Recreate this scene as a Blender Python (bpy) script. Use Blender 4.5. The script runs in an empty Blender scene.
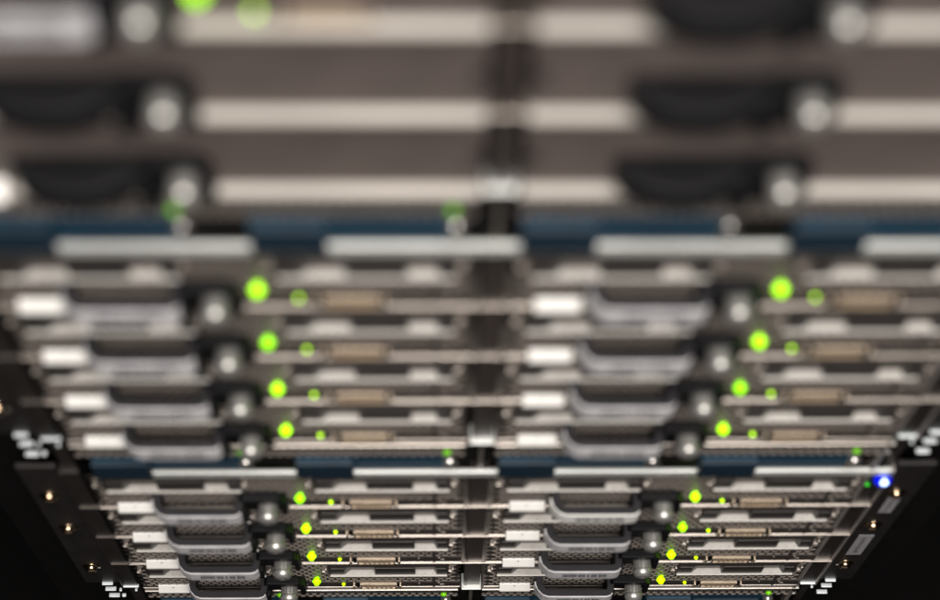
import bpy, bmesh, math, random
from mathutils import Vector, Matrix

random.seed(7)
scene = bpy.context.scene
C = scene.collection
MM = 0.001


def V(x, o, z):
    """rack millimetres (x right, o out of the rack face, z up) -> metres"""
    return Vector((x * MM, -o * MM, z * MM))


# ------------------------------------------------------------------ camera
cam = bpy.data.cameras.new('camera')
cam_o = bpy.data.objects.new('camera', cam)
C.objects.link(cam_o)
R_ = Vector((0.99976936, -0.01008418, 0.01896148))
U_ = Vector((0.001589, 0.91521906, 0.40295353))
F_ = Vector((0.02141737, 0.40283046, -0.915024))
M = Matrix.Identity(4)
for i in range(3):
    M[i][0] = R_[i]
    M[i][1] = U_[i]
    M[i][2] = -F_[i]
M.translation = V(67.7608, 308.1847, 691.4260)
cam_o.matrix_world = M
cam.sensor_fit = 'HORIZONTAL'
cam.sensor_width = 36.0
cam.lens = 72.83
cam.clip_start = 0.01
cam.clip_end = 50.0
cam.dof.use_dof = True
cam.dof.focus_distance = 1.150
cam.dof.aperture_fstop = 3.5
scene.camera = cam_o

# ------------------------------------------------------------------ world and lamps
world = bpy.data.worlds.new('World')
scene.world = world
world.use_nodes = True
bg = world.node_tree.nodes['Background']
bg.inputs[0].default_value = (1.0, 0.93, 0.88, 1)
bg.inputs[1].default_value = 0.003


def area(name, loc, target, sx, sy, power, col):
    l = bpy.data.lights.new(name, 'AREA')
    l.shape = 'RECTANGLE'
    l.size, l.size_y, l.energy, l.color = sx, sy, power, col
    o = bpy.data.objects.new(name, l)
    C.objects.link(o)
    o.location = loc
    d = Vector(target) - Vector(loc)
    o.rotation_euler = d.to_track_quat('-Z', 'Y').to_euler()
    return o


TGT = V(93, 0, -150)
area('overhead_lamp', V(190, 800, 1280), V(150, 0, -200), 0.9, 0.4, 29, (1.0, 0.945, 0.89))
area('overhead_lamp', V(150, 300, 1650), V(130, 0, -200), 0.9, 0.25, 17, (1.0, 0.945, 0.89))  # added steep lamp to reach the edge lines behind the handles
area('aisle_bounce', V(60, 1100, -900), TGT, 1.6, 1.0, 0.8, (1.0, 0.92, 0.88))

scene.view_settings.view_transform = 'Standard'
scene.view_settings.look = 'None'
scene.view_settings.exposure = 0.0
scene.view_settings.gamma = 1.0


# ------------------------------------------------------------------ materials
def mat(name, col, rough=0.5, metal=0.0, var=0.25, scale=90.0, spec=0.5, stretch=None, bump=0.0):
    """Principled with a noise-driven mottling of colour and roughness"""
    m = bpy.data.materials.new(name)
    m.use_nodes = True
    nt = m.node_tree
    b = nt.nodes['Principled BSDF']
    tc = nt.nodes.new('ShaderNodeTexCoord')
    mp = nt.nodes.new('ShaderNodeMapping')
    if stretch:
        mp.inputs['Scale'].default_value = stretch
    nz = nt.nodes.new('ShaderNodeTexNoise')
    nz.inputs['Scale'].default_value = scale
    nz.inputs['Detail'].default_value = 5
    cr = nt.nodes.new('ShaderNodeValToRGB')
    lo = [max(0, c * (1 - var)) for c in col]
    hi = [min(1, c * (1 + var)) for c in col]
    cr.color_ramp.elements[0].position = 0.3
    cr.color_ramp.elements[1].position = 0.7
    cr.color_ramp.elements[0].color = (*lo, 1)
    cr.color_ramp.elements[1].color = (*hi, 1)
    mr = nt.nodes.new('ShaderNodeMapRange')
    mr.inputs['To Min'].default_value = max(0.02, rough - 0.08)
    mr.inputs['To Max'].default_value = min(1, rough + 0.08)
    L = nt.links.new
    L(tc.outputs['Object'], mp.inputs['Vector'])
    L(mp.outputs['Vector'], nz.inputs['Vector'])
    L(nz.outputs['Fac'], cr.inputs['Fac'])
    L(nz.outputs['Fac'], mr.inputs['Value'])
    L(cr.outputs['Color'], b.inputs['Base Color'])
    L(mr.outputs['Result'], b.inputs['Roughness'])
    b.inputs['Metallic'].default_value = metal
    b.inputs['Specular IOR Level'].default_value = spec
    if bump:
        bp = nt.nodes.new('ShaderNodeBump')
        bp.inputs['Strength'].default_value = bump
        bp.inputs['Distance'].default_value = 0.0003
        L(nz.outputs['Fac'], bp.inputs['Height'])
        L(bp.outputs['Normal'], b.inputs['Normal'])
    return m


def glow(name, col, strength):
    m = bpy.data.materials.new(name)
    m.use_nodes = True
    b = m.node_tree.nodes['Principled BSDF']
    b.inputs['Base Color'].default_value = (*[0.5 * c for c in col], 1)
    b.inputs['Roughness'].default_value = 0.3
    b.inputs['Emission Color'].default_value = (*col, 1)
    b.inputs['Emission Strength'].default_value = strength
    return m


MAT = {
    'mesh': mat('perforated_steel', (0.085, 0.071, 0.064), 0.42, 0.6, 0.12, 160),
    'rim': mat('lit_steel_rim', (0.58, 0.51, 0.46), 0.35, 0.6, 0.12, 160),  # hole edges brighter than the sheet: light catching them put into colour
    'plain': mat('plain_grey_panel', (0.108, 0.087, 0.08), 0.6, 0.1, 0.14, 40),
    'steel': mat('bare_steel', (0.40, 0.36, 0.325), 0.33, 0.8, 0.12, 120, stretch=(0.15, 1, 1)),
    'lip': mat('zinc_plated_lip', (0.72, 0.74, 0.72), 0.4, 0.35, 0.06, 120, stretch=(0.15, 1, 1)),
    'pale': mat('pale_front_lip', (0.52, 0.49, 0.45), 0.5, 0.2, 0.12, 70, stretch=(0.2, 1, 1)),
    'dark_steel': mat('dark_steel', (0.10, 0.086, 0.078), 0.45, 0.6, 0.2, 120),
    'rail': mat('dark_painted_rail', (0.03, 0.025, 0.023), 0.42, 0.4, 0.15, 90),
    'edge': mat('pale_rail_edge', (0.40, 0.36, 0.34), 0.35, 0.6, 0.15, 90),  # paler than the rail it runs along
    'floor': mat('pocket_steel', (0.54, 0.52, 0.49), 0.45, 0.25, 0.06, 120),
    'channel': mat('brown_grey_channel', (0.055, 0.044, 0.039), 0.42, 0.4, 0.25, 60, stretch=(1, 1, 0.2)),
    'ear': mat('black_painted_ear', (0.011, 0.009, 0.0085), 0.5, 0.0, 0.2, 140),
    'cavity': mat('cavity_black', (0.004, 0.0037, 0.0037), 0.8, 0.0, 0.2, 60, spec=0.1),
    'backing': mat('dark_backing', (0.03, 0.027, 0.025), 0.6, 0.0, 0.6, 220),
    'black': mat('black_plastic', (0.005, 0.005, 0.006), 0.55, 0.0, 0.15, 200, spec=0.18),
    'charcoal': mat('charcoal_plastic', (0.02, 0.019, 0.022), 0.55, 0.0, 0.12, 200, spec=0.22),
    'grip': mat('grey_grip', (0.58, 0.57, 0.59), 0.4, 0.0, 0.16, 130),
    'print': mat('dark_print', (0.10, 0.10, 0.11), 0.6, 0.0, 0.1, 200),
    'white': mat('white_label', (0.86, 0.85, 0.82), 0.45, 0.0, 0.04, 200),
    'chrome': mat('knurled_nickel', (0.66, 0.64, 0.62), 0.22, 0.9, 0.08, 200),
    'nickel': mat('satin_nickel', (0.52, 0.51, 0.49), 0.36, 0.75, 0.2, 200),
    'gold': mat('gold_shell', (0.56, 0.46, 0.35), 0.33, 0.7, 0.15, 260),
    'gold_in': mat('gold_insert', (0.36, 0.29, 0.22), 0.5, 0.5, 0.2, 260),
    'brass': mat('brass_screw', (0.62, 0.46, 0.30), 0.2, 1.0, 0.1, 300),
    'blue': mat('blue_plastic', (0.004, 0.04, 0.075), 0.45, 0.0, 0.12, 90),
    'navy': mat('navy_plastic', (0.004, 0.018, 0.034), 0.45, 0.0, 0.15, 90),
    'sticker': mat('grey_sticker', (0.30, 0.29, 0.31), 0.6, 0.0, 0.06, 200),
    'nut': mat('cage_steel', (0.80, 0.86, 0.88), 0.3, 0.3, 0.08, 200),
    'green': glow('green_led', (0.42, 1.0, 0.0), 2.7),
    'green_soft': glow('green_led_soft', (0.34, 1.0, 0.0), 2.0),
    'green_dim': glow('green_led_dim', (0.5, 1.0, 0.0), 2.6),
    'green_psu': glow('green_led_supply', (0.3, 1.0, 0.0), 0.26),
    'green_btn': glow('green_button', (0.05, 1.0, 0.03), 0.35),
    'blue_led': glow('blue_led', (0.5, 0.68, 1.0), 3.2),
    'blue_halo': glow('blue_led_halo', (0.0, 0.012, 1.0), 0.6),
}


# ------------------------------------------------------------------ mesh builder
class MB:
    def __init__(self):
        self.bm = bmesh.new()

    def box(self, x0, x1, o0, o1, z0, z1, bev=0.0, seg=2):
        vs = [self.bm.verts.new(V(x, o, z)) for x in (x0, x1) for o in (o0, o1) for z in (z0, z1)]
        q = [(0, 1, 3, 2), (4, 6, 7, 5), (0, 4, 5, 1), (2, 3, 7, 6), (0, 2, 6, 4), (1, 5, 7, 3)]
        fs = [self.bm.faces.new([vs[i] for i in f]) for f in q]
        if bev:
            es = list({e for f in fs for e in f.edges})
            bmesh.ops.bevel(self.bm, geom=es, offset=bev * MM, segments=seg, affect='EDGES', profile=0.5)
        return self

    def prism(self, pts, axis, a0, a1, bev=0.0, seg=2):
        """polygon extruded along 'x' (pts = o,z), 'o' (pts = x,z) or 'z' (pts = x,o)"""
        def P(p, a):
            if axis == 'x':
                return V(a, p[0], p[1])
            if axis == 'o':
                return V(p[0], a, p[1])
            return V(p[0], p[1], a)
        A = [self.bm.verts.new(P(p, a0)) for p in pts]
        B = [self.bm.verts.new(P(p, a1)) for p in pts]
        n = len(pts)
        fs = [self.bm.faces.new(A), self.bm.faces.new(B[::-1])]
        for i in range(n):
            fs.append(self.bm.faces.new([A[i], B[i], B[(i + 1) % n], A[(i + 1) % n]]))
        if bev:
            es = list({e for f in fs for e in f.edges})
            bmesh.ops.bevel(self.bm, geom=es, offset=bev * MM, segments=seg, affect='EDGES', profile=0.5)
        return self

    def lathe(self, x, z, prof, n=28, ridges=0.0):
        """profile of (o, r) turned about the axis pointing out of the rack"""
        rings = []
        for o, r in prof:
            ring = []
            for k in range(n):
                a = 2 * math.pi * k / n
                rr = r + (ridges if (k % 2 and r > 1.5) else 0)
                ring.append(self.bm.verts.new(V(x + rr * math.cos(a), o, z + rr * math.sin(a))))
            rings.append(ring)
        for a, b in zip(rings, rings[1:]):
            for k in range(n):
                self.bm.faces.new([a[k], a[(k + 1) % n], b[(k + 1) % n], b[k]])
        self.bm.faces.new(rings[0])
        self.bm.faces.new(rings[-1][::-1])
        return self

    def sweep(self, path, hw, hz):
        """rectangular bar along a path of (x, o) at half-width hw in plan and z range hz"""
        n = len(path)
        secs = []
        for i, (x, o) in enumerate(path):
            a = path[max(0, i - 1)]
            b = path[min(n - 1, i + 1)]
            t = Vector((b[0] - a[0], b[1] - a[1])).normalized()
            nx, no = -t.y, t.x
            secs.append([self.bm.verts.new(V(x + s * nx * hw, o + s * no * hw, z))
                         for s, z in ((-1, hz[0]), (1, hz[0]), (1, hz[1]), (-1, hz[1]))])
        for a, b in zip(secs, secs[1:]):
            for k in range(4):
                self.bm.faces.new([a[k], a[(k + 1) % 4], b[(k + 1) % 4], b[k]])
        self.bm.faces.new(secs[0])
        self.bm.faces.new(secs[-1][::-1])
        return self

    def build(self, name, m, parent=None, smooth=False, bevel=0.0):
        bmesh.ops.recalc_face_normals(self.bm, faces=self.bm.faces[:])
        me = bpy.data.meshes.new(name)
        self.bm.to_mesh(me)
        self.bm.free()
        me.materials.append(MAT[m])
        if m == 'mesh':
            me.materials.append(MAT['rim'])
        o = bpy.data.objects.new(name, me)
        C.objects.link(o)
        if smooth:
            for p in me.polygons:
                p.use_smooth = True
        if bevel:
            md = o.modifiers.new('bevel', 'BEVEL')
            md.width = bevel * MM
            md.segments = 2
            md.limit_method = 'ANGLE'
        if parent:
            o.parent = parent
        return o


def hexmesh(mb, region, holes, pitch=4.7, r_hole=1.85, o0=-0.9, o1=0.0):
    """perforated sheet: hexagon cells over region (x0,x1,z0,z1); holes(x,z) says whether the cell is pierced"""
    x0, x1, z0, z1 = region
    dz = pitch * math.sqrt(3) / 2
    R = pitch / math.sqrt(3)
    j = 0
    z = z0 + dz / 2
    cache = {}

    def vert(x, o, zz):
        k = (round(x, 2), round(o, 2), round(zz, 2))
        if k not in cache:
            cache[k] = mb.bm.verts.new(V(x, o, zz))
        return cache[k]
    while z < z1 - dz / 3:
        x = x0 + pitch / 2 + (pitch / 2 if j % 2 else 0)
        while x < x1 - pitch / 4:
            ang = [math.radians(30 + 60 * k) for k in range(6)]
            out = [vert(x + R * math.cos(a), o1, z + R * math.sin(a)) for a in ang]
            if holes(x, z):
                inn = [mb.bm.verts.new(V(x + r_hole * math.cos(a), o1, z + r_hole * math.sin(a))) for a in ang]
                bak = [mb.bm.verts.new(V(x + r_hole * math.cos(a), o0, z + r_hole * math.sin(a))) for a in ang]
                for k in range(6):
                    n = (k + 1) % 6
                    mb.bm.faces.new([out[k], out[n], inn[n], inn[k]])
                    mb.bm.faces.new([inn[k], inn[n], bak[n], bak[k]]).material_index = 1
            else:
                mb.bm.faces.new(out)
            x += pitch
        z += dz
        j += 1
    return mb


def thing(name, loc, label=None, cat=None, group=None):
    o = bpy.data.objects.new(name, None)
    o.empty_display_size = 0.02
    C.objects.link(o)
    o.location = loc
    if label:
        o['label'] = label
    if cat:
        o['category'] = cat
    if group:
        o['group'] = group
    return o


def dup(root, loc):
    r = root.copy()
    C.objects.link(r)
    r.location = loc
    for ch in list(root.children):
        c = ch.copy()
        C.objects.link(c)
        c.parent = r
        for g in ch.children:
            d = g.copy()
            C.objects.link(d)
            d.parent = c
    return r


PITCH = 54.17
CH = 266.7
COL = 207.0

# ------------------------------------------------------------------ the setting
o = MB().box(-4000, 4000, -4000, 4000, -1312, -1300).build('floor', 'cavity')
o['kind'] = 'structure'


# ------------------------------------------------------------------ rack posts
for x0, x1, txt in ((-172, -112, 'left'), (296, 358, 'right')):
    t = thing('rack_post', V((x0 + x1) / 2, -30, -1300),
              'black upright rack post in the dark along the %s edge of the servers' % txt, 'rack post',
              'black posts of the rack')
    z0, z1 = 0, 1900
    w = (x1 - x0) / 2
    m = MB()
    m.box(-w, w, 8, 12, z0, z1)
    m.box(-w, -w + 3, -60, 8, z0, z1)
    m.box(w - 3, w, -60, 8, z0, z1)
    m.build('post_profile', 'cavity', t)


# ------------------------------------------------------------------ chassis
def make_chassis(loc):
    t = thing('blade_chassis', loc)
    XL, XR = -108.0, 296.5
    # sheet steel tray behind everything
    m = MB()
    m.box(XL, XR, -120, -26, -226, -190)
    m.box(XL, XR, -120, -116, -190, 40)
    m.box(XL - 1, XL, -120, -1, -226, 42)
    m.box(XR + 0.2, XR + 1.2, -120, -1, -226, 42)
    m.build('chassis_body', 'cavity', t)
    # lip of the roof
    m = MB().box(-99, 303, -1.5, 0.7, 36.0, 43.2)
    m.build('roof_lip', 'lip', t, bevel=0.5)
    m = MB()
    for k in range(21):
        x = XL + 15 + k * 19.1
        m.lathe(x, 40.2, [(0.6, 1.0), (0.95, 0.8), (1.0, 0.3)], 10)
    m.build('roof_rivet', 'steel', t)['kind'] = 'stuff'
    # shelves between the rows, crossing divider and side rails
    for r in range(3):
        z = -PITCH * r - 14.4
        m = MB()
        m.box(-107.5, 304, -30, 0.9, z - 0.7, z)
        sh = m.build('shelf', 'steel', t, bevel=0.25)
        MB().box(-118.2, -107.5, -30, 0.7, z - 0.7, z).build('dimmed_shelf_end', 'dark_steel', sh, bevel=0.25)  # left end darkened: falloff of the light put into its colour
    # bottom rail, one piece under each column, and its perforated apron
    zb = -PITCH * 3
    for x0, x1 in ((XL + 1, 85.5), (99.5, 296)):
        f = MB().box(x0, x1, -24, 0.6, zb - 26.6, zb - 21.0).build('bottom_rail', 'steel', t, bevel=0.6)
        m = MB()
        for x in (x0 + 2.2, x1 - 2.2):
            m.lathe(x, zb - 23.8, [(0.4, 1.9), (1.0, 1.9)], 14)
        m.build('rail_screw', 'black', f)
        m = MB()
        hexmesh(m, (x0, x1, zb - 37.0, zb - 26.7), lambda x, z: True, o0=-1.0, o1=0.0)
        m.build('vent_apron', 'mesh', f)
    # divider between the columns: channel with two thin edges
    m = MB()
    m.box(88.4, 98.2, -30, -0.5, -184, 35.5)
    m.build('centre_divider', 'channel', t)
    m = MB()
    for x in (89.2,):
        m.box(x, x + 0.9, -0.6, 0.0, -183, 35.5)
    m.build('divider_edge', 'dark_steel', t)
    m = MB().box(87.0, 99.2, -8, 2.4, zb - 13.8, zb - 12.4)
    m.build('divider_bracket', 'lip', t, bevel=0.5)
    m = MB().box(92.3, 94.2, -20, -1.0, -221, -186)
    m.build('divider_foot', 'steel', t)
    # side rails
    m = MB()
    m.box(-119.6, -109.4, -30, -0.6, -176, 41)
    m.box(-119.4, -118.4, -0.6, 0.3, -176, 41)
    m.box(-117.4, -109.4, -30, -3.0, -226, -176)
    m.build('side_rail', 'rail', t, bevel=0.4)
    m = MB()
    m.box(294.6, 303.2, -30, -0.9, -176, 41)
    m.box(297.8, 304.4, -30, -3.4, -226, -178)
    m.build('side_rail', 'rail', t, bevel=0.6)
    for x, w in ((291.0, 3.0), (303.4, 1.8)):
        m = MB().box(x, x + w, -8, 0.3, -224 if x < 300 else -178, 41)
        m.build('rail_edge', 'edge', t, bevel=0.7)
    # ears
    for side in (-1, 1):
        if side < 0:
            xa, xb, xs = -141, -120.6, -131.6
        else:
            xa, xb, xs = 305.8, 326, 314.6
        e = MB().box(xa, xb, -5, -2.2, -172, 45).build('mounting_ear', 'ear', t, bevel=0.5)
        for zs in (2.0, -55.5, -133.5):
            m = MB()
            m.lathe(xs, zs - 2, [(-2.2, 5.2), (-1.6, 5.4), (-1.5, 3.7), (-0.3, 3.6), (0.9, 3.0), (1.6, 1.7), (1.7, 0.4)], 24)
            m.build('mounting_screw', 'brass', e, smooth=True)
        if side > 0:
            for (za, zc, xo) in ((-10.5, -36, 312.6), (-79, -118, 311.4)):
                w = 7.2 if zc > -40 else 8.8
                s = MB().box(xo, xo + w, -2.2, -1.9, zc, za).build('sticker', 'sticker', e)
                m = MB()
                z = za - 4
                while z > zc + 4:
                    h = random.uniform(0.7, 2.2)
                    m.box(xo + w * 0.36, xo + w * random.uniform(0.55, 0.68), -1.9, -1.85, z - h, z)
                    z -= h + random.uniform(0.5, 1.2)
                m.build('sticker_print', 'print', e)
    # hooks in the gap under the ears
    for side in (-1, 1):
        m = MB()
        xs = -131 if side < 0 else 309.6
        for zt in (-171.0, -184.0, -199.0):
            m.box(xs, xs + 6.6, -3.0, -0.4, zt - 1.0, zt, 0.3)
        m.build('rail_hook', 'nut', t)
        m = MB()
        xs = -118.5 if side < 0 else 294.5
        m.box(xs, xs + 9.5, -2.4, 0.6, -174.4, -173.0, 0.4)
        q = (-121.5, -112) if side < 0 else (294, 303.6)
        for x in q:
            m.box(x - 0.8, x + 0.8, -2, 0.2, -184.6, -183, 0.4)
        m.box(q[0] - 1, q[0] + 1.4, -2, 0.2, -197.5, -196, 0.4)
        m.build('rail_clip', 'nut', t)
    return t


c1 = make_chassis(V(0, 0, CH))
c2 = dup(c1, V(0, 0, 0))
c3 = dup(c1, V(0, 0, -CH))
for c, s in ((c1, 'uppermost blade chassis, soft and out of focus, holding plain grey front panels'),
             (c2, 'middle blade chassis of the stack, its ten bright round green lights blurred'),
             (c3, 'lowest blade chassis in the stack, in sharp focus, with the blue light on its ear')):
    c['label'] = s
    c['category'] = 'server chassis'
    c['group'] = 'blade chassis stacked in the rack'
# the blue locator light is seen on the right rail of the lowest chassis only
l = MB().lathe(301.2, 28.0, [(-3, 4.6), (0.5, 4.6), (2.0, 4.1), (3.2, 2.9), (3.6, 1.6)], 24).build('locator_light', 'blue_halo', c3, smooth=True)  # glowing dome shapes in the blue halo around the lens
MB().lathe(301.2, 30.4, [(0.5, 2.0), (3.4, 2.0), (4.0, 1.4), (4.2, 0.3)], 20).build('light_lens', 'blue_led', l, smooth=True)
MB().lathe(295.4, 18.0, [(-1, 1.1), (0.2, 1.1), (0.5, 0.4)], 14).build('rail_light', 'green_btn', c3, smooth=True)


# ------------------------------------------------------------------ blades
def handle_parts(t, light):
    if light in (True, 'plain'):
        # bail handle, swept in plan, with the grey grip strip along its front
        path = [(-73.6, -1), (-73.6, 5.5), (-72.9, 7.9), (-70.6, 10.4), (-68.2, 11.2), (-60, 11.3),
                (-45, 11.3), (-34, 11.3), (-32.4, 10.9), (-31.4, 9.6), (-31.0, 7), (-30.9, 1)]
        hb = MB().sweep(path, 2.0, (-1.2, 12.2)).build('handle', 'charcoal', t, bevel=0.7)
        gp = [(-76.0, 4.2), (-75.6, 7.0), (-74.0, 9.6), (-71.5, 12.2), (-68.6, 13.3), (-60, 13.5), (-45, 13.5),
              (-34, 13.5), (-31.6, 12.9), (-30.0, 11.2)]
        g = MB().sweep(gp, 0.6, (-1.6, 11.6)).build('grip_strip', 'grip', hb, bevel=0.4)
        m = MB()
        x = -63.0
        rnd = random.Random(3)
        while x < -39:
            w = rnd.uniform(0.8, 1.6)
            m.box(x, x + w, 14.05, 14.15, 2.0 + rnd.uniform(0, .6), 7.6)
            x += w + (0.3 if rnd.random() < 0.8 else 1.2)
        m.build('grip_print', 'print', hb)
    else:
        # closed lever of the dark blades
        MB().prism([(-75.5, -1), (-75.0, 4.0), (-72.5, 8.5), (-68.0, 12.2), (-61.5, 14.6), (-53, 15.6), (-45, 15.0),
                    (-38.5, 12.6), (-34, 9.6), (-30, 8.0), (-29.5, -1)], 'z', -3.0, 11.5).build('handle', 'black', t, bevel=1.4)
    # black latch arch around the thumbscrew
    arch = [(-33, -13), (-33, 9.5), (-29.4, 15), (-10.6, 15), (-7, 9.5), (-7, -9), (-10.2, -9), (-10.2, 7.4),
            (-11.8, 9.4), (-26.2, 9.4), (-27.8, 7.4), (-27.8, -13)]
    la = MB().prism(arch, 'o', 1.2, 6.2).build('latch_arch', 'black', t, bevel=0.6)
    MB().box(-32.8, -27.9, 6.4, 10, -13, 4).build('arch_foot', 'black', la, bevel=0.6)
    MB().box(-33.2, -6.8, 0.2, 1.3 if light is True else 4.4, -16.2, 9.6).build('arch_dark_fill', 'black', la, bevel=0.2)  # black sheet added for the dark hollow inside the arch
    # thumbscrew
    s = MB().lathe(-16.6, 2.2, [(0.2, 3.6), (2.0, 3.6), (2.3, 4.8), (8.6, 5.0), (9.0, 4.6), (9.6, 4.6)], 40, 0.16)\
        .build('thumbscrew', 'nickel', t)
    MB().lathe(-16.6, 2.2, [(9.6, 5.1), (10.4, 5.4), (12.4, 5.2), (13.8, 4.4), (14.4, 3.0), (14.5, 1.4), (13.9, 0.9)], 28)\
        .build('screw_head', 'nickel', s, smooth=True)


def edge_and_tab(t, lip_depth, lip_mat):
    MB().box(-106.6, 86.4, -8, lip_depth, -14.1, -13.3 if lip_depth < 3 else -11.6).build('bottom_edge', lip_mat, t, bevel=0.3)


def led(t, x, z, r, m, name='status_light'):
    """light pipe: flange, bulb and tip"""
    k = r / 2.5
    prof = [(-0.5, 1.5), (0.7, 1.5), (1.1, 1.9), (1.6, 2.5), (2.5, 2.6), (3.0, 2.2), (3.4, 1.6), (4.2, 1.5), (4.6, 0.9), (4.7, 0.2)]
    prof = [(p * (1 if k > 0.8 else 0.45), q * k) for p, q in prof]
    return MB().lathe(x, z, prof, 18).build(name, m, t, smooth=True)


def kvm(t):
    k = MB().prism([(26.2, -13.0), (47.2, -13.0), (46.6, -5.0), (26.8, -5.0)], 'o', -1, 0.9).build('video_connector', 'gold_in', t, bevel=0.2)
    # raised rim of the shell
    m = MB()
    m.box(25.8, 47.6, -1, 1.6, -13.8, -13.0)
    m.box(26.4, 47.0, -1, 1.6, -5.0, -4.5)
    m.box(25.6, 26.6, -1, 1.6, -13.0, -5.0)
    m.box(46.8, 47.8, -1, 1.6, -13.0, -5.0)
    m.build('connector_rim', 'gold', k)
    m = MB()
    for j in range(2):
        for i in range(6):
            m.lathe(29.4 + 2.8 * i + 0.8 * j, -7.4 - 2.8 * j, [(0.8, 1.0), (1.6, 0.95), (1.7, 0.2)], 8)
    m.build('connector_pin', 'gold', k)
    for x in (22.0, 50.0):
        MB().box(x - 0.6, x + 0.6, -1, 2.4, -12.4, -4.0).build('jack_post', 'gold', k, bevel=0.2)
    for x in (23.4, 48.2):
        MB().box(x, x + 1.8, -1, 0.5, -13.4, -4.2).build('connector_gap', 'cavity', k)


def make_mesh_blade():
    t = thing('blade_server', V(0, 0, 0))
    bays = ((8.4, 78.2), (-99.2, -29.6))

    def pierced(x, z):
        for a, b in bays:
            if a - 2 < x < b + 2 and z > 13.2:
                return False
        if x > -6 and z < -1.8:
            return False
        if x < -103 or x > 83 or z < -11 or z > 37.5:
            return False
        return True
    m = MB()
    hexmesh(m, (-106.5, 86.5, -13.6, 40.0), pierced, r_hole=2.1, o0=-0.65, o1=0.0)
    # cells inside the bays are cut away
    kill = []
    for f in m.bm.faces:
        c = f.calc_center_median()
        x, z = c.x / MM, c.z / MM
        if any(a < x < b and z > 15.4 for a, b in bays):
            kill.append(f)
    bmesh.ops.delete(m.bm, geom=kill, context='FACES')
    m.build('front_mesh', 'mesh', t)
    MB().box(-106.5, 86.4, -20, -13, -13.6, 14).box(-28.5, 7.4, -20, -13, 14, 40).build('dark_backing', 'backing', t)  # dark sheet added behind the mesh to darken its holes
    edge_and_tab(t, 0.45, 'steel')
    # drive bays: bright pocket floor with a lip, dark carrier blocks on it
    for a, b in bays:
        d = MB().box(a, b, -22, 1.7, 13.8, 15.0).build('drive_bay', 'floor', t, bevel=0.25)
        m = MB()
        m.box(a, b, -22, -2.6, 15.0, 39.4)
        m.box(a, b, -2.6, 0.3, 30.0, 39.4)
        m.box(a - 0.8, a + 0.6, -4.6, 0.6, 15.0, 39.6)
        m.box(b - 0.6, b + 0.8, -4.6, 0.6, 15.0, 39.6)
        m.build('carrier_face', 'dark_steel', d)
        m = MB()
        m.prism([(a + 26.8, 0.7), (a + 51, 0.7), (a + 48, -2.7), (a + 26.8, -2.7)], 'z', 15.0, 28.5)
        m.prism([(a + 0.6, 0.5), (a + 8.6, 0.5), (a + 12.6, -2.7), (a + 0.6, -2.7)], 'z', 15.0, 27)
        m.prism([(a + 63.6, 0.7), (b - 0.6, 0.7), (b - 0.6, -2.7), (a + 61.8, -2.7)], 'z', 15.0, 27)
        m.build('carrier_latch', 'rail', d, bevel=0.4)
    # small hooks beside the bays
    for x in (5.6, 80.4, -103.4, -27.2):
        m = MB().box(x - 1.6, x + 1.6, 0, 1.8, 23.6, 25.6).box(x + 0.3, x + 1.6, 0, 1.8, 25.6, 30)
        m.build('bay_hook', 'steel', t, bevel=0.3)
    # dark strip with marks right of the lights
    MB().box(-4.6, 86, -0.5, 0.35, -12.2, -2.2).build('status_strip', 'dark_steel', t)
    m = MB()
    for x, z, w in ((61, -5, 0.8), (72.6, -3.6, 1.2), (74, -7.4, 2.4)):
        m.box(x, x + w, 0.35, 0.6, z - 1, z)
    m.build('strip_mark', 'steel', t)
    m = MB().box(69.6, 71.2, 0, 0.7, -12, 13.4)
    m.build('panel_seam', 'dark_steel', t)
    # asset tab
    a = MB().prism([(-0.5, -7.4), (0.7, -7.4), (4.0, -11.6), (3.9, -12.8), (-0.5, -9.4)], 'x', -96.8, -78.0).build('label_tab', 'white', t, bevel=0.4)
    MB().box(-88.2, -87.2, 1.0, 1.7, -8.9, -8.2).build('tab_notch', 'print', a)
    handle_parts(t, True)
    led(t, 0, 6.2, 2.5, 'green')
    led(t, 15.7, -4.2, 1.0, 'green_dim')
    led(t, -9.6, -1.5, 1.5, 'green_btn', 'power_button')
    kvm(t)
    return t


def make_plain_blade(lit, tab=True):
    t = thing('blade_server' if lit else 'plain_blade', V(0, 0, 0))
    m = MB().box(-106.5, -32, -2, 0, -11.3, 38.6).box(-32, 86.4, -2, 0, -11.3, 38.6)
    m.build('front_panel', 'plain', t, bevel=0.3)
    edge_and_tab(t, 4.0, 'pale')
    MB().box(-106.5, 86.4, -60, -2.5, -11.3, 38.6).build('blade_body', 'dark_steel', t)
    for x in (80, -103.5):
        MB().box(x, x + 3.2, 0, 0.8, -6, 30).build('edge_guide', 'plain', t, bevel=0.3)
    for x in (82.4, -106.4):
        MB().box(x, x + 4, 0, 1.6, 9.5, 13.5).build('end_catch', 'black', t, bevel=0.3)
    if tab:
        MB().prism([(-0.5, -7.0), (0.6, -6.8), (7.6, -9.6), (7.6, -11.2), (-0.5, -9.0)], 'x', -96.8, -80.0).build('label_tab', 'white' , t, bevel=0.4)
    handle_parts(t, lit and 'plain')
    if lit:
        led(t, 0, 6.2, 2.5, 'green')
        led(t, 15.8, -5.4, 1.2, 'green_dim')
        led(t, -9.6, -1.5, 1.5, 'green_btn', 'power_button')
        kvm(t)
    return t


ROW = ('top', 'second', 'third', 'bottom')
first = {}


def place(kind, maker, c, r, col, label, group):
    loc = V(col * COL, 0, -c * CH - r * PITCH)
    if kind not in first:
        first[kind] = maker()
        t = first[kind]
        t.location = loc
    else:
        t = dup(first[kind], loc)
    t['label'] = label
    t['category'] = 'blade server'
    t['group'] = group
    return t


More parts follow.
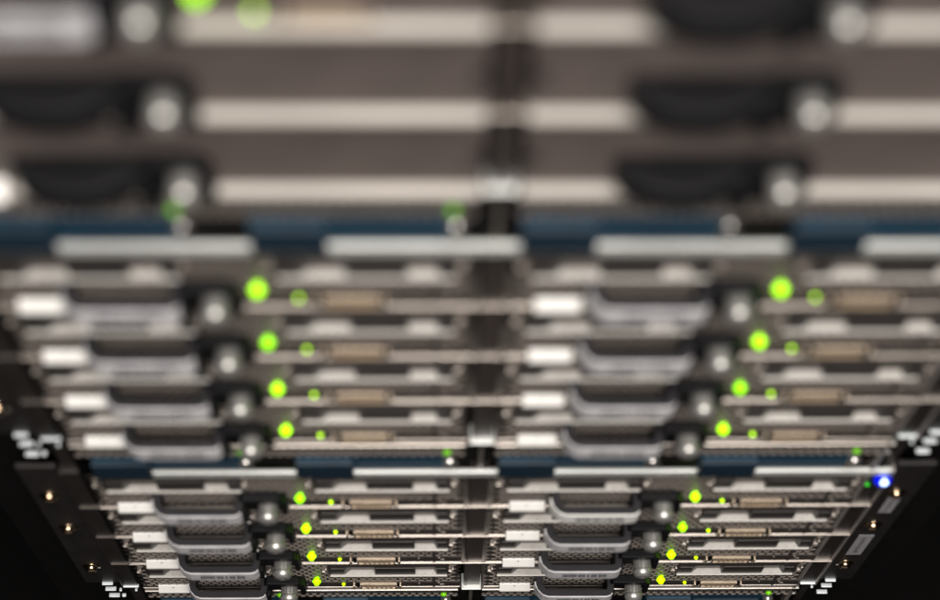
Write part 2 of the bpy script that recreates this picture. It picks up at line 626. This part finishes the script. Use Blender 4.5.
SIDE = ('left', 'right')
place('lit_plain', lambda: make_plain_blade(True), -1, 1, 0,
      'plain grey blade with a pale handle and two lit green lights at the very top', 'plain fronted blades of the uppermost chassis')
for r, col, lb in ((1, 1, 'unlit plain grey blade, right column, right of the lit blade at the very top'),
                   (2, 0, 'unlit plain grey blade, left column, directly below the lit blade at the top'),
                   (2, 1, 'unlit plain grey blade, middle one of the three with black handles at right'),
                   (3, 0, 'unlit plain grey blade, left column, just above the upper blue power supplies'),
                   (3, 1, 'unlit plain grey blade, right column, just above the upper blue power supplies')):
    place('plain_tab' if (r, col) == (3, 0) else 'plain', lambda: make_plain_blade(False, (r, col) == (3, 0)), -1, r, col, lb, 'plain fronted blades of the uppermost chassis')
for c, nm in ((0, 'middle'), (1, 'lowest')):
    for r in range(4):
        for col in range(2):
            lb = 'perforated blade with lit green lights, %s in the %s column of the %s chassis' % (ROW[r], SIDE[col], nm)
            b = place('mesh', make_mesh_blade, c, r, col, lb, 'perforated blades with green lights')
            if (r + 2 * col + c) % 3 == 1:
                # lights differ a little from blade to blade
                for ch in b.children:
                    if ch.name.startswith('status_light') and ch.data.materials[0] == MAT['green']:
                        ch.data = ch.data.copy()
                        ch.data.materials[0] = MAT['green_soft']
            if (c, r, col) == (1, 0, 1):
                # on this one blade the grip strip is coloured white
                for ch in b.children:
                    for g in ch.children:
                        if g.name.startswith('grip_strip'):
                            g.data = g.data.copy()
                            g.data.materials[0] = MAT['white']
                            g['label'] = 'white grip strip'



# ------------------------------------------------------------------ power supplies
def make_supply(lit=True):
    t = thing('power_supply', V(0, 0, 0))
    MB().box(-0.5, 74.6, -70, -0.6, -221.5, -199).build('front_panel', 'blue', t, bevel=0.6)
    MB().box(74.8, 99.8, -70, -4, -221.5, -199).build('latch_recess', 'cavity', t, bevel=0.6)
    MB().box(31, 72, -0.6, 0.1, -213.4, -212.2).build('panel_groove', 'navy', t)
    h = MB().prism([(-0.6, -205), (2.6, -205), (3.4, -206), (3.4, -224.6), (1.4, -225.4), (1.2, -214), (-0.6, -214)], 'x', 0.2, 28.6, 0.3).build('pull_handle', 'navy', t)
    MB().box(1.4, 27.4, -0.4, 0.9, -205.0, -204.5).build('handle_pad', 'blue', h)
    # latch knob and light at the right hand end
    s = MB().lathe(80.2 - 3.5, -206, [(-7, 2.6), (-2, 2.8), (-1.8, 3.4), (2.2, 3.5), (3.0, 2.6), (3.2, 0.8)], 22).build('latch_knob', 'chrome', t, smooth=True)
    if lit:
        MB().lathe(75.4, -193.6, [(-2, 1.8), (1.0, 1.8), (1.6, 1.1), (1.7, 0.3)], 16).build('supply_light', 'green_psu', t, smooth=True)
    return t


ps = make_supply()
pos = ('leftmost', 'left of centre', 'right of centre', 'rightmost')
for c, nm in ((-1, 'under the uppermost blade chassis'), (0, 'under the middle blade chassis'), (1, 'at the very bottom edge')):
    for i in range(4):
        loc = V(-100.0 + 101.0 * i, 0, -c * CH)
        if (c, i) == (-1, 2):
            t = make_supply(False)
        else:
            t = ps if (c == -1 and i == 0) else dup(ps, loc)
        t.location = loc
        t['label'] = 'blue power supply, %s of the four %s' % (pos[i], nm)
        t['category'] = 'power supply'
        t['group'] = 'blue power supplies'
